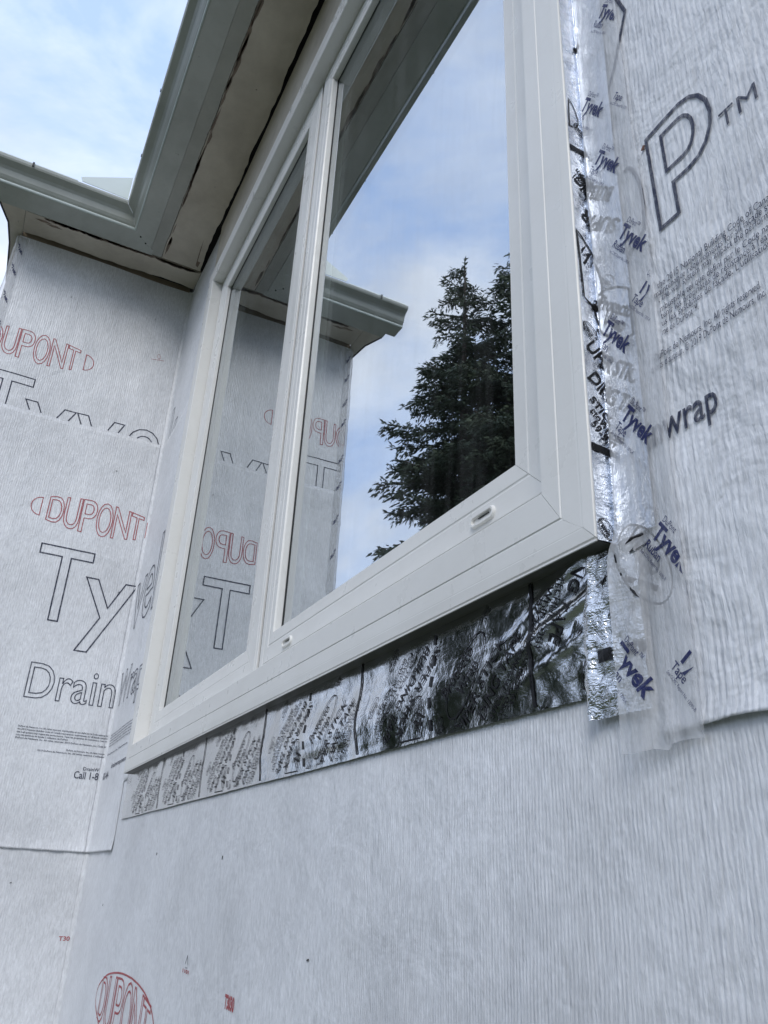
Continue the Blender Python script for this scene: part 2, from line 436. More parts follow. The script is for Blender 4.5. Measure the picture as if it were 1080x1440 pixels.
wg = thing('house_wall', 'short wing wall at the left in white wrap with red and black outline lettering', 'wall', (-0.05, -0.3, GZ))
b = MB(); b.box(-0.08, -0.004, -0.526, -0.012, GZ, 1.79); b.box(-3.0, -0.0805, -0.526, -0.45, GZ, 1.79); b.build('sheathing', SHEATH, wg)
ys = joinr([-0.53], lin(-0.525, -0.05, .008), lin(-.045, -0.012, .004))
b = MB(); b.grid(ys, joinr(lin(GZ, -.5, .05), lin(-.5, 1.742, .010)), lambda y, z: w2(y, z) if y > -.529 else (0.0, -.531, z))
b.grid(lin(-3.0, 0.0, .1), joinr(lin(GZ, -.5, .1), lin(-.5, 1.742, .05)), lambda x, z: (x, -.531, z))
b.build('house_wrap', WRAP_Y, wg, True)
def edge_top(y): return ztL + 0.003 * nz(y * 9, 2) 
def sL2(y, z, o=0.0): return w2(y, z, 0.0007 + (ftL(z) * (0.4 + 1.2 * abs(nz(y * 20, 5))) if y > -.53 else 0) + o)
b = MB(); b.grid(ys, joinr(lin(zbL, .10, .004), lin(.10, ztL - .012, .010), [ztL]), lambda y, z: sL2(max(y, -.5299), z if z < ztL else edge_top(y)))
b.build('lapped_sheet', WRAP_Y, wg, True, 0.0002)

INKO = 0.0007
m1 = lambda u, v: w1(u, v, 0.0006)
m1l = lambda u, v: sL1(u, v, INKO + .0004)
m1r = lambda u, v: sR(u, v, INKO + .0004)
m2 = lambda u, v: w2(u, v, 0.0006)
m2l = lambda u, v: sL2(u, v, INKO + .0004)
LB = lambda mb, name, m, par, lab=None: (lambda o: (o.__setitem__('label', lab) if lab else None, o)[1])(mb.build(name, m, par))

# oval maker's mark: six narrow letters in a lens shape, half discs at both ends
def oval_mark(mb, u0, u1, vc, h, fn, lw, ends=(True, True), clip=None):
    W = u1 - u0; half = W / 2
    def wp(a, bb):
        t = (a - half) / half
        return a, (bb - h / 2) * (1 - 0.30 * t * t)
    lw_ = lw
    n = 6; gap = W * 0.012; cw = (W - gap * (n - 1)) / n
    widths = {'D': 1.0, 'U': 1.0, 'P': 1.0, 'O': 1.05, 'N': 1.1, 'T': 0.85}
    tot = sum(widths.values()); x = 0
    for ch in 'DUPONT':
        wch = widths[ch] / tot * (W - gap * 5)
        def wp2(a, bb, x=x): return wp(a + x, bb)
        text(mb, ch, (u0, vc), wch, h, fn, outline=lw_, bold=0.06, warp=wp2, clip=clip)
        x += wch + gap
    for k, on in enumerate(ends):
        if not on: continue
        sg = -1 if k == 0 else 1; cx = (u0 - 0.018 * W / .25) if k == 0 else (u1 + 0.018 * W / .25)
        r = h * 0.27
        pts = [(cx, vc - r)] + [(cx + sg * 0.10 * W * math.cos(t), vc + r * math.sin(t)) for t in [math.pi * (i / 10 - 0.5) for i in range(11)]] + [(cx, vc + r)]
        pts = [p for i, p in enumerate(pts) if i == 0 or (Vector(p) - Vector(pts[i - 1])).length > 1e-6]
        if clip: pts = [p for p in pts if clip(*p)]
        if len(pts) > 2: ribbon(mb, pts, lw_, fn)
LWR = 0.0023; LWN = 0.0034
b = MB(); oval_mark(b, -0.536, -0.288, 1.372, 0.098, m2, LWR, (False, True)); LB(b, 'printed_mark', INK_RED, wg, 'upper red oval mark of outlined letters')
b = MB(); oval_mark(b, -0.272, -0.020, 0.895, 0.098, m2l, LWR, (True, False), None); 
ribbon(b, [(-0.004, 0.872), (-0.009, 0.87), (-0.009, 0.915), (-0.004, 0.913)], LWR, m2l, False)
LB(b, 'printed_mark', INK_RED, wg, 'lower red oval mark of outlined letters')
# big outlined word, upper row cut off by the sheet below
capU = 0.200; zU = 1.070
cutU = lambda u, v: v > edge_top(u) + 0.001
b = MB()
def cuttext(ch, u0, wd):
    v, e, f = glyphs(ch, True, 0.055)
    x0 = min(p[0] for p in v); x1 = max(p[0] for p in v)
    for lp in loops(len(v), e):
        pts = [(u0 + (v[i][0] - x0) / (x1 - x0) * wd, zU + v[i][1] / HCAP * capU) for i in lp]
        dense = []
        for i in range(len(pts)):
            a = Vector(pts[i]); c = Vector(pts[(i + 1) % len(pts)]); k = max(1, int((c - a).length / .003))
            dense += [tuple(a + (c - a) * j / k) for j in range(k)]
        st = next((i for i, p in enumerate(dense) if not cutU(*p)), None)
        if st is None: ribbon(b, dense, LWN, bm_map); continue
        dense = dense[st:] + dense[:st] ; run = []
        for p in dense + [dense[0]]:
            if cutU(*p): run.append(p)
            else:
                if len(run) > 2: ribbon(b, run, LWN, bm_map, False)
                run = []
bm_map = m2
cuttext('T', -0.522, 0.136); cuttext('y', -0.396, 0.136); cuttext('v', -0.256, 0.132); cuttext('e', -0.112, 0.098)
LB(b, 'lettering', INK_NAVY, wg, 'upper word in big outlined letters, cut off below')
b = MB(); bm_map = m1; cuttext('k', 0.045, 0.10); LB(b, 'lettering', INK_NAVY, ww)
capT = 0.200; zT = 0.593
b = MB()
text(b, 'T', (-0.266, zT), 0.136, capT, m2l, outline=LWN, bold=0.055)
text(b, 'y', (-0.138, zT), 0.134, capT, m2l, outline=LWN, bold=0.055)
LB(b, 'lettering', INK_NAVY, wg, 'largest outlined letters, a T and a y')
b = MB()
text(b, 'v', (0.010, zT), 0.115, capT, m1l, outline=LWN * 1.3, bold=0.05)
text(b, 'e', (0.128, zT), 0.105, capT, m1l, outline=LWN * 1.3, bold=0.05)
text(b, 'k', (0.252, zT), 0.10, capT, m1l, outline=LWN * 1.3, bold=0.05)
LB(b, 'lettering', INK_NAVY, ww)
b = MB(); text(b, 'Drain', (-0.224, 0.394), 0.214, 0.086, m2l, outline=0.0024, bold=0.018); LB(b, 'lettering', INK_NAVY, wg)
b = MB(); text(b, 'Wrap', (0.014, 0.394), 0.30, 0.086, m1l, outline=0.0034, bold=0.018); LB(b, 'lettering', INK_NAVY, ww)
b = MB()
small = ['DuPont de Nemours, Inc. All rights reserved. Combustible tel que defini par le Code national du', 'the 2015 National Building Code of Canada maintenance requirements for all facade systems',
         'the wall system may impact the performance. Tenir les proprietes de resistance a l\'eau et', 'tous les systemes de facade. L\'utilisation de DuPont', 'DuPont de Nemours, Inc. All rights reserved. 2019 DuPont de Nemours, Inc. Code of']
for i, s in enumerate(small):
    text(b, s, (-0.221, 0.322 - i * 0.0068), 0.213 if i != 3 else 0.12, 0.0038, m2l, bold=0.02)
text(b, 'DuPont de Nemours, Inc. All rights reserved.', (-0.10, 0.2775), 0.095, 0.0036, m2l, bold=0.02)
text(b, '2019 DuPont de Nemours, Inc. All rights reserved. L\'utilisation', (-0.166, 0.2705), 0.16, 0.0036, m2l, bold=0.02)
text(b, 'DrainW', (-0.052, 0.2365), 0.038, 0.008, m2l, bold=0.01)
text(b, 'Call 1-8', (-0.071, 0.2165), 0.058, 0.0165, m2l, bold=0.012)
LB(b, 'lettering', INK_NAVY, wg, 'rows of small print above a phone number')
b = MB()
for i, s in enumerate(small):
    text(b, s, (0.015, 0.322 - i * 0.0068), 0.30, 0.0038, m1l, bold=0.02)
text(b, 'DuPont de Nemours', (0.02, 0.274), 0.25, 0.004, m1l, bold=0.02)
text(b, '00-44-', (0.012, 0.2165), 0.07, 0.0165, m1l, bold=0.012); text(b, 'drainwrap.nemours', (0.10, 0.2365), 0.24, 0.010, m1l, bold=0.02)
LB(b, 'lettering', INK_NAVY, ww, 'small print beside the inside corner')
b = MB(); text(b, 'T30', (-0.033, -0.134), 0.024, 0.0085, m2, bold=0.02); ribbon(b, [(-0.087, 1.452), (-0.049, 1.458)], .0012, m2, False); ribbon(b, ellipse(-.067, 1.468, .004, .009, .2, 12), .001, m2)
LB(b, 'lettering', INK_RED, wg, 'small red letters near the foot and under the eave')
b = MB(); oval_mark(b, 0.44, 0.83, -0.196, 0.088, m1, 0.0034, (False, False)); 
ribbon(b, ellipse(0.635, -0.196, 0.235, 0.052, 0, 40), 0.0030, m1)
LB(b, 'printed_mark', INK_RED, ww, 'squat red oval mark below the window')
b = MB(); text(b, 'T3030', (1.17, -0.125), 0.036, 0.0125, m1, bold=0.05); text(b, '1101', (0.976, -0.108), 0.03, 0.004, m1, bold=0.03)
LB(b, 'lettering', INK_RED, ww, 'tiny red production code below the window')
b = MB(); ribbon(b, [(0.984, -0.098), (0.990, -0.088), (0.997, -0.098)], .0014, m1, False); text(b, 'vv', (0.985, -0.103), 0.012, 0.003, m1); LB(b, 'lettering', INK_GREY, ww)

# print to the right of the window
def arc(cx, cy, a, b_, t0, t1, n=8): return [(cx + a * math.cos(R(t0 + (t1 - t0) * i / n)), cy + b_ * math.sin(R(t0 + (t1 - t0) * i / n))) for i in range(n + 1)]
b = MB()
ribbon(b, [(1.9055, .4005), (1.9035, .484)] + arc(1.934, .4565, .022, .029, 90, -90) + [(1.921, .4275), (1.9215, .4005)], .0030, m1r)
ribbon(b, [(1.9165, .474)] + arc(1.932, .4575, .0105, .0165, 90, -90) + [(1.9170, .441)], .0028, m1r)
LB(b, 'lettering', INK_NAVY, ww, 'large outlined letter P')
b = MB(); text(b, 'T', (1.961, .4325), 0.011, 0.0135, m1r); text(b, 'M', (1.9745, .4325), 0.0135, 0.0135, m1r); LB(b, 'lettering', INK_NAVY, ww)
b = MB()
L9 = [('the 2015 National Building Code of Canada (section', 1.8965, .3570, .1075, 0.0052), ('maintenance requirements for all façade systems to', 1.8935, .3515, .106, .0050), (', the wall system may impact the performance of the', 1.8965, .3463, .106, .0050),
      ('mbustible tel que défini par le Code national du b', 1.8965, .3385, .104, .0050), ('tenir les propriétés de résistance à l\'eau et assurer', 1.8965, .3330, .104, .0050), ('us les systèmes de façade. L\'utilisation d\'adoptés', 1.8965, .3275, .103, .0050),
      ('me de DuPont™.', 1.8960, .3210, .029, .0050), ('DuPont de Nemours, Inc. All rights reserved.', 1.888, .3060, .079, .0052), ('droits d\'auteur. © 2019 DuPont de Nemours, Inc.', 1.884, .2992, .085, .0052)]
for s, x, z, wd, cp in L9: text(b, s, (x, z), wd, cp, m1r, bold=0.004)
LB(b, 'lettering', INK_NAVY, ww, 'paragraph of small print beside the tape')
b = MB(); text(b, 'ainwrap', (1.8655, .2495), 0.063, 0.0195, m1r, bold=0.012); LB(b, 'lettering', INK_NAVY, ww, 'bold word running out from under the clear tape')
b = MB(); ribbon(b, [(1.8905, .700), (1.8905, .660), (1.8985, .632), (1.882, .585), (1.869, .560)], .0030, m1r, False)
ribbon(b, arc(1.882, .436, .012, .040, 100, -20) + [(1.892, .412), (1.876, .402)], .0030, m1r, False)
LB(b, 'lettering', INK_NAVY, ww)

# staples and nail heads holding the wrap
def staple(par, fn, u, v, ang, c=GASKET, L_=.0022, wv=.0006):
    b = MB(); dx, dz = math.cos(ang) * L_, math.sin(ang) * L_; ex, ez = -math.sin(ang) * wv, math.cos(ang) * wv
    P_ = [fn(u - dx - ex, v - dz - ez), fn(u + dx - ex, v + dz - ez), fn(u + dx + ex, v + dz + ez), fn(u - dx + ex, v - dz + ez)]
    b.prism(P_, (0, -.0006, 0) if par is ww else (.0006, 0, 0)); b.build('staple', c, par)
RUST = mat('rusty_steel', (.16, .07, .04), .7)
for u, v, a_ in ((1.40, -.06, .3), (1.10, .03, 1.4), (.72, .04, .9), (1.75, -.12, .2), (1.97, .60, .4), (.30, -.05, 1.0)): staple(ww, m1r if u > 1.9 else m1, u, v, a_)
staple(ww, m1r, 1.9005, .479, .9, RUST, .0018, .0012)
for u, v, a_ in ((-.12, 1.05, .4), (-.40, .62, 1.2), (-.05, .70, .8), (-.16, -.02, .5), (-.35, 1.58, 1.0), (-.10, 1.60, .2)): staple(wg, m2l if .06 < v < 1.16 else m2, u, v, a_)

# ------------------------------------------------------------------ window
win = thing('window', 'white vinyl window with a casement at the left and a wide fixed pane', 'window', (1.1, 0.02, WZ0))
def ring(mb, outer, inner, prof, gap=0.00025, sides='lbrt'):
    """four mitred members; prof = (t_horizontal, t_vertical, y) from the outer to the inner rectangle"""
    ox0, ox1, oz0, oz1 = outer; ix0, ix1, iz0, iz1 = inner
    def at(p):
        th, tv, y = p
        return (ox0 + (ix0 - ox0) * th, ox1 + (ix1 - ox1) * th, oz0 + (iz0 - oz0) * tv, oz1 + (iz1 - oz1) * tv, y)
    Q = [at(p) for p in prof]
    for s in sides:
        A = []; B = []
        for x0, x1, z0, z1, y in Q:
            if s == 'l': a, c = (x0, y, z0 + gap), (x0, y, z1 - gap)
            if s == 'r': a, c = (x1, y, z0 + gap), (x1, y, z1 - gap)
            if s == 'b': a, c = (x0 + gap, y, z0), (x1 - gap, y, z0)
            if s == 't': a, c = (x0 + gap, y, z1), (x1 - gap, y, z1)
            A.append(mb.vert(a)); B.append(mb.vert(c))
        n = len(A)
        for i in range(n - 1): mb.face((A[i], A[i + 1], B[i + 1], B[i]))
        mb.face((A[n - 1], A[0], B[0], B[n - 1]))
        mb.face(A); mb.face(B[::-1])
fo = (WX0, WX1, WZ0, WZ1); fi = (.418, 1.789, .252, 1.475)
yF = -.018
fprof = [(0, 0, .05), (0, 0, -.0155), (.03, .03, -.0175), (.20, .20, yF), (.225, .21, yF + .0001), (.25, .22, yF), (.58, .455, yF), (.595, .47, yF + .0007), (.61, .485, yF + .0007), (.625, .50, yF), (.97, .97, yF), (1, 1, yF + .0015), (1, 1, .05)]
b = MB(); ring(b, fo, fi, fprof); b.build('frame', VINYL, win)
b = MB(); ring(b, (.4182, 1.7888, .2522, 1.4748), (.424, 1.784, .258, 1.469), [(0, 0, .05), (0, 0, .0125), (1, 1, .0125), (1, 1, .05)]); 
b.box(1.1085, 1.1205, .0125, .05, .2585, 1.4685); b.build('gasket', GASKET, win)
b = MB(); b.box(WX0 + .001, WX1 - .001, -.0158, .003, WZ0 - .0012, WZ0 - .0003); b.build('sill_underside', mat('dark_sill_strip', (.10, .10, .095), .5), win)  # thin dark grey strip covering the underside of the frame
b = MB(); b.box(WX0 + .0005, WX1 - .0005, -.0176, -.0164, WZ0 - .0016, WZ0 - .0002); b.build('drip_lip', VINYL, win)
yS = .009; yG = .0215
def sash(name, outer, inner, lab, bead):
    s_ = MB()
    wd = .062
    p = [(0, 0, .045), (0, 0, yS + .001), (.02, .02, yS)]
    if bead: p += [(.30, .30, yS), (.31, .31, yS + .0009), (.33, .33, yS), (.66, .66, yS), (.68, .68, yS + .0008), (.70, .70, yS + .0008), (.72, .72, yS + .0002)]
    else: p += [(.12, .12, yS), (.14, .14, yS + .0012), (.16, .16, yS), (.60, .60, yS + .0005), (.62, .62, yS + .0012), (.64, .64, yS + .0008)]
    p += [(.97, .97, yS + (.0006 if bead else .002)), (1, 1, yS + .003), (1, 1, .045)]
    ring(s_, outer, inner, p)
    so = s_.build(name, VINYL, win); so['label'] = lab
    i0, i1, j0, j1 = inner
    gb = MB(); ring(gb, (i0 - .002, i1 + .002, j0 - .002, j1 + .002), (i0 + .0022, i1 - .0022, j0 + .0022, j1 - .0022), [(0, 0, yG), (0, 0, yG - .0012), (1, 1, yG - .0006), (1, 1, yG)]); gb.build('glazing_gasket', GASKET, so)
    for nm, yy, mm in (('glass_pane', yG + .0004, GLASS_OUT), ('glass_pane', yG + .0095, GLASS_IN)):
        q = MB(); q.poly([(i0 - .001, yy, j0 - .001), (i1 + .001, yy, j0 - .001), (i1 + .001, yy, j1 + .001), (i0 - .001, yy, j1 + .001)]); q.build(nm, mm, so)
    sp = MB(); ring(sp, (i0 - .001, i1 + .001, j0 - .001, j1 + .001), (i0 + .007, i1 - .007, j0 + .007, j1 - .007), [(0, 0, yG + .009), (0, 0, yG + .001), (1, 1, yG + .001), (1, 1, yG + .009)]); sp.build('spacer_bar', SPACER, so)
    return so
s1 = sash('sash', (.4205, 1.1085, .2545, 1.4725), (.481, 1.044, .314, 1.421), 'narrow opening sash at the left', False)
s2 = sash('sash', (1.1205, 1.7865, .2545, 1.4725), (1.165, 1.722, .314, 1.425), 'wide fixed light at the right', True)
# small drain slots with raised rims
for cx, hw in ((1.679, .0165), (1.229, .0155)):
    cz = .2835; y0 = yS
    b = MB()
    def oval(r, yy):
        pts = []
        for i in range(20):
            t = 2 * math.pi * i / 20; c = math.cos(t)
            pts.append((cx + (hw - .005) * (1 if c > 0 else -1) * (1 if abs(c) > 1e-6 else 0) + r * c, yy, cz + r * math.sin(t)))
        return [b.vert(p) for p in pts]
    R0 = oval(.0062, y0 + .0005); R1 = oval(.0052, y0 - .0028); R2 = oval(.0034, y0 - .0028); R3 = oval(.0030, y0 - .0002)
    for A, B_ in ((R0, R1), (R1, R2), (R2, R3)):
        for i in range(20): b.face((A[i], A[(i + 1) % 20], B_[(i + 1) % 20], B_[i]))
    b.face(R3)
    wc = b.build('drain_slot', VINYL, win)
    h = MB(); h.box(cx - hw * .40, cx + hw * .55, y0 - .0011, y0 - .0004, cz + .0008, cz + .0015); h.build('slot_opening', GASKET, wc)

# ------------------------------------------------------------------ eaves
def jag(a, b_, base, amp, fr, seed, step=.006, steps=False):
    out = []
    for t in lin(a, b_, step):
        n = nz(t * fr, seed) + 0.5 * nz(t * fr * 3.1, seed + 5) + .3 * nz(t * fr * 9, seed + 9)
        out.append((t, base + amp * n))
    return out
EX = 4.0
ev = thing('eave', 'peeling cream eave board running above the window', 'eave', (1.8, -0.08, ZS))
# main soffit board: wall side and outer side both ragged
wallside = jag(0.108, EX, -0.0115, .0075, 5, 1.3); outer = jag(0.108, EX, -0.1295, .0028, 8, 4.1)
def band(mb, a, c, z, th):
    n = min(len(a), len(c)); A = []; B_ = []; A2 = []; B2 = []
    for i in range(n):
        A.append(mb.vert(a[i] + (z,))); B_.append(mb.vert(c[i] + (z,))); A2.append(mb.vert(a[i] + (z + th,))); B2.append(mb.vert(c[i] + (z + th,)))
    for i in range(n - 1):
        mb.face((A[i], A[i + 1], B_[i + 1], B_[i])); mb.face((A2[i], B2[i], B2[i + 1], A2[i + 1]))
        mb.face((A[i], A2[i], A2[i + 1], A[i + 1])); mb.face((B_[i], B_[i + 1], B2[i + 1], B2[i]))
    mb.face((A[0], B_[0], B2[0], A2[0])); mb.face((A[-1], A2[-1], B2[-1], B_[-1]))
b = MB(); band(b, wallside, outer, ZS, .010); b.build('soffit_board', SOFFIT, ev)
o2 = [(t, y - .0018) for t, y in jag(0.108, EX, -0.1295, .0022, 8, 4.1)]
b = MB(); band(b, o2, [(t, -.1675) for t, y in o2], ZS - .0012, .012); b.build('trim_strip', FASCIA, ev)
b = MB(); b.box(0.09, EX, -0.172, 0.02, ZS + .0135, ZS + .03); b.build('gap_shade', CAVITY, ev)  # near-black sheet that paints in the shade inside the soffit gap
b = MB(); b.box(0.20, EX, -0.1672, -0.155, ZS + .0305, ZS + .085); b.build('fascia_board', FASCIA, ev)
# cracks and flakes: strips of bare wood
def flake(mb, pts, z, swap=False):
    mb.poly([(p[0], p[1], z) for p in pts])
b = MB()
flake(b, [(.122, -.020), (.128, -.028), (.20, -.034), (.255, -.036), (.20, -.031), (.150, -.027), (.148, -.018)], ZS - .0004)
random.seed(3)
for k in range(48):
    t = random.uniform(.12, 1.3); y = -.1275 + random.uniform(-.001, .003); L_ = random.uniform(.02, .10); wv = random.uniform(.0010, .0065)
    flake(b, [(t, y), (t + L_ * .3, y + wv * .7), (t + L_ * .7, y + wv), (t + L_, y + .001), (t + L_ * .5, y - .002)], ZS - .0004)
b.build('peeled_patch', BARE, ev)

ew = thing('eave', 'short peeling eave board above the left wing wall', 'eave', (0.05, -0.3, ZS))
wl = [(x, y) for y, x in jag(-0.526, -0.003, 0.0125, .008, 7, 7.7)]; ol = [(x, y) for y, x in jag(-0.526, -0.003, 0.1005, .0035, 7, 2.2)]
b = MB(); band(b, wl, ol, ZS - .0005, .010); b.build('soffit_board', SOFFIT, ew)
b = MB(); b.box(-.02, .106, -.5255, -.001, ZS + .0125, ZS + .03); b.build('gap_shade', CAVITY, ew)  # shade in the wing soffit gap, painted as a near-black sheet
b = MB(); b.box(.1045, .1305, -.6, -.16, ZS - .0018, ZS + .012); b.box(.1185, .1305, -.60, -.225, ZS + .0125, ZS + .085); b.build('trim_strip', GUTTER, ew)
b = MB()
for k in range(80):
    t = random.uniform(-.50, -.03); x = .101 + random.uniform(-.004, .001); L_ = random.uniform(.01, .06); wv = random.uniform(.002, .012)
    flake(b, [(x, t), (x - wv * .7, t + L_ * .3), (x - wv, t + L_ * .7), (x - .001, t + L_), (x + .003, t + L_ * .5)], ZS - .0010)
for t, x in ((-.50, .085), (-.47, .078)): flake(b, [(x, t), (x - .006, t + .02), (x - .002, t + .05), (x + .005, t + .03)], ZS - .0010)
b.build('peeled_patch', BARE, ew)
b = MB(); b.prism([(.104, -.5275, ZS - .001), (.104, -.594, ZS - .001), (.03, -.566, ZS - .001), (-.06, -.556, ZS - .001), (-.30, -.550, ZS - .001), (-2.2, -.550, ZS - .001), (-2.2, -.5275, ZS - .001)], (0, 0, .008)); b.build('end_board', SOFFIT, ew)
b = MB()
e = [(.1035, -.5945), (.03, -.5665), (-.06, -.5565), (-.30, -.5505), (-2.2, -.5505)]
for i in range(4):
    (x0, y0), (x1, y1) = e[i], e[i + 1]; b.prism([(x0, y0, ZS - .004), (x1, y1, ZS - .004), (x1, y1, ZS + .05), (x0, y0, ZS + .05)], (-.0002, -.004, 0))
b.build('edge_trim', mat('dark_edge_metal', (.04, .045, .05), .5), ew)

# gutters: K profile, mitred at the inside corner
GP = [(.0, .062), (.0, .0), (.054, .0), (.056, .0004), (.0585, .0030), (.0590, .006), (.0575, .0085), (.062, .013), (.067, .020), (.0695, .028), (.072, .036), (.078, .043), (.087, .048), (.0945, .052), (.097, .057), (.098, .063), (.0955, .0645), (.093, .063)]
def gutter(mb, fa, fb, th=.0012):
    A = [mb.vert(fa(o, h)) for o, h in GP]; B_ = [mb.vert(fb(o, h)) for o, h in GP]
    for i in range(len(GP) - 1): mb.face((A[i], A[i + 1], B_[i + 1], B_[i]))
gx = thing('gutter', 'grey metal gutter running up and away above the window eave', 'gutter', (2.0, -0.22, ZS))
b = MB(); gutter(b, lambda o, h: (.1305 + o, -.1685 - o, ZS - .003 + h), lambda o, h: (EX, -.1685 - o, ZS - .003 + h)); t_ = b.build('trough', GUTTER, gx, False, .0012)
for x in (.64, 1.02, .41):
    b = MB(); b.box(x, x + .004, -.2685, -.262, ZS + .0575, ZS + .0655); b.build('hanger_clip', GASKET, gx)
gy = thing('gutter', 'grey metal gutter over the left wing wall, with a mitred corner', 'gutter', (0.17, -0.4, ZS))
b = MB(); gutter(b, lambda o, h: (.1309 + o, -.1695 - o, ZS - .0032 + h), lambda o, h: (.1309 + o, -.630, ZS - .0032 + h)); b.build('trough', GUTTER, gy, False, .0012)
b = MB(); pts = [(.1309 + o, -.631, ZS - .0032 + h) for o, h in GP]; b.prism(pts, (0, -.002, 0)); b.build('end_cap', GUTTER, gy)
b = MB(); b.prism([(.2275, -.268, ZS + .063), (.2275, -.3985, ZS + .066), (.2275, -.404, ZS + .080), (.2275, -.268, ZS + .150)], (.0018, 0, 0))
b.prism([(.231, -.2655, ZS + .063), (.36, -.2655, ZS + .066), (.365, -.2655, ZS + .080), (.231, -.2655, ZS + .150)], (0, .0018, 0)); sg = b.build('splash_guard', PALE_METAL, gy)
b = MB(); b.box(.2235, .2275, -.625, -.41, ZS + .0625, ZS + .0655); b.build('top_flange', PALE_METAL, gy)
for x, y in ((.170, -.207), (.150, -.188)):
    b = MB()
    c = [(x + .0022 * math.cos(k * math.pi / 4), y + .0022 * math.sin(k * math.pi / 4), ZS - .0055) for k in range(8)]; b.prism(c, (0, 0, .0022)); b.build('screw', CAVITY, gy)
b = MB(); b.box(.226, .232, -.533, -.528, ZS + .052, ZS + .066); b.build('hanger_clip', GASKET, gy)
for par_, fa, fb in ((gx, lambda o, h: (.1305 + o, -.1685 - o, ZS - .003 + h), lambda o, h: (EX, -.1685 - o, ZS - .003 + h)), (gy, lambda o, h: (.1309 + o, -.1695 - o, ZS - .0032 + h), lambda o, h: (.1309 + o, -.630, ZS - .0032 + h))):
    b = MB(); pr = [(.0572, -.0014), (.0600, .0002), (.0612, .0030), (.0606, .0062), (.0592, .0062)]
    A = [b.vert(fa(*p)) for p in pr]; B_ = [b.vert(fb(*p)) for p in pr]
    for i in range(len(pr)): b.face((A[i], A[(i + 1) % 5], B_[(i + 1) % 5], B_[i]))
    b.face(A); b.face(B_[::-1]); b.build('front_bead', PALE_METAL, par_)  # light catching the gutter lip, put in as a paler colour
# roofs behind the gutters
rf = thing('roof', 'dark shingled roof above the gutters', 'roof', (1, 0.5, ZS + .07))
b = MB(); b.prism([(.125, -.166, ZS + .087), (EX, -.166, ZS + .087), (EX, 3.0, ZS + 1.6), (-1.6, 3.0, ZS + 1.6), (-1.6, 1.55, ZS + .96)], (0, 0, .012))
b.prism([(.125, -.166, ZS + .1005), (.125, -.60, ZS + .1005), (-1.55, -.60, ZS + .96), (-1.55, 1.5, ZS + .96)], (0, 0, .012)); b.build('shingles', SHINGLE, rf)

# ------------------------------------------------------------------ foil flashing tape under the window
def fold(x, z):
    a = max(0.0, min(1.0, (x - 1.70) / .08))
    d = .0004 * nz(x * 18, z * 30, 2) + .0003
    # long diagonal pleats near the corner
    q = z - .140 - (x - 1.70) * .28
    d += a * (.0028 * math.exp(-(q / .006) ** 2) + .0014 * math.exp(-((q + .022) / .004) ** 2) + .0020 * math.exp(-((z - .178 - (x - 1.76) * .45) / .006) ** 2))
    d += a * .0013 * abs(nz(x * 60, z * 70, 8)) + .0006 * abs(nz(x * 9, z * 90, 3))
    d += (.0010 + .0042 * math.exp(-((x - 1.45) / .24) ** 2)) * math.exp(-((z - .144 - .006 * nz(x * 3.5, 2)) / .022) ** 2)
    return d
def fB(x, z, o=0.0): return w1(x, z, .0022 + fold(x, z) + o)
def zlow(x): return .1105 + .0012 * nz(x * 6, 0) + .0006 * nz(x * 120, 3)
tb = thing('flashing_tape', 'shiny foil tape strip running along the wall under the window sill', 'tape', (1.1, -0.003, .15))
xs = joinr(lin(.352, 1.66, .006), lin(1.66, 1.8405, .0018)); b = MB()
nv = 44
ids = []
for x in xs:
    z0 = zlow(x); xl = x + (0 if x > .353 else 0)
    ids.append([b.vert(fB(x + (.008 * nz(k * .3, 4) if x < .353 else 0), z0 + (.2035 - z0) * k / nv)) for k in range(nv + 1)])
for i in range(len(xs) - 1):
    for k in range(nv): b.face((ids[i][k], ids[i + 1][k], ids[i + 1][k + 1], ids[i][k + 1]))
b.build('foil_strip', FOIL, tb, True)
pB = lambda u, v: fB(u, v, .0007)
okB = lambda u, v: .1125 < v < .1985 and .358 < u < 1.838
bk = MB()
D45 = (math.cos(R(44)), math.sin(R(44)))
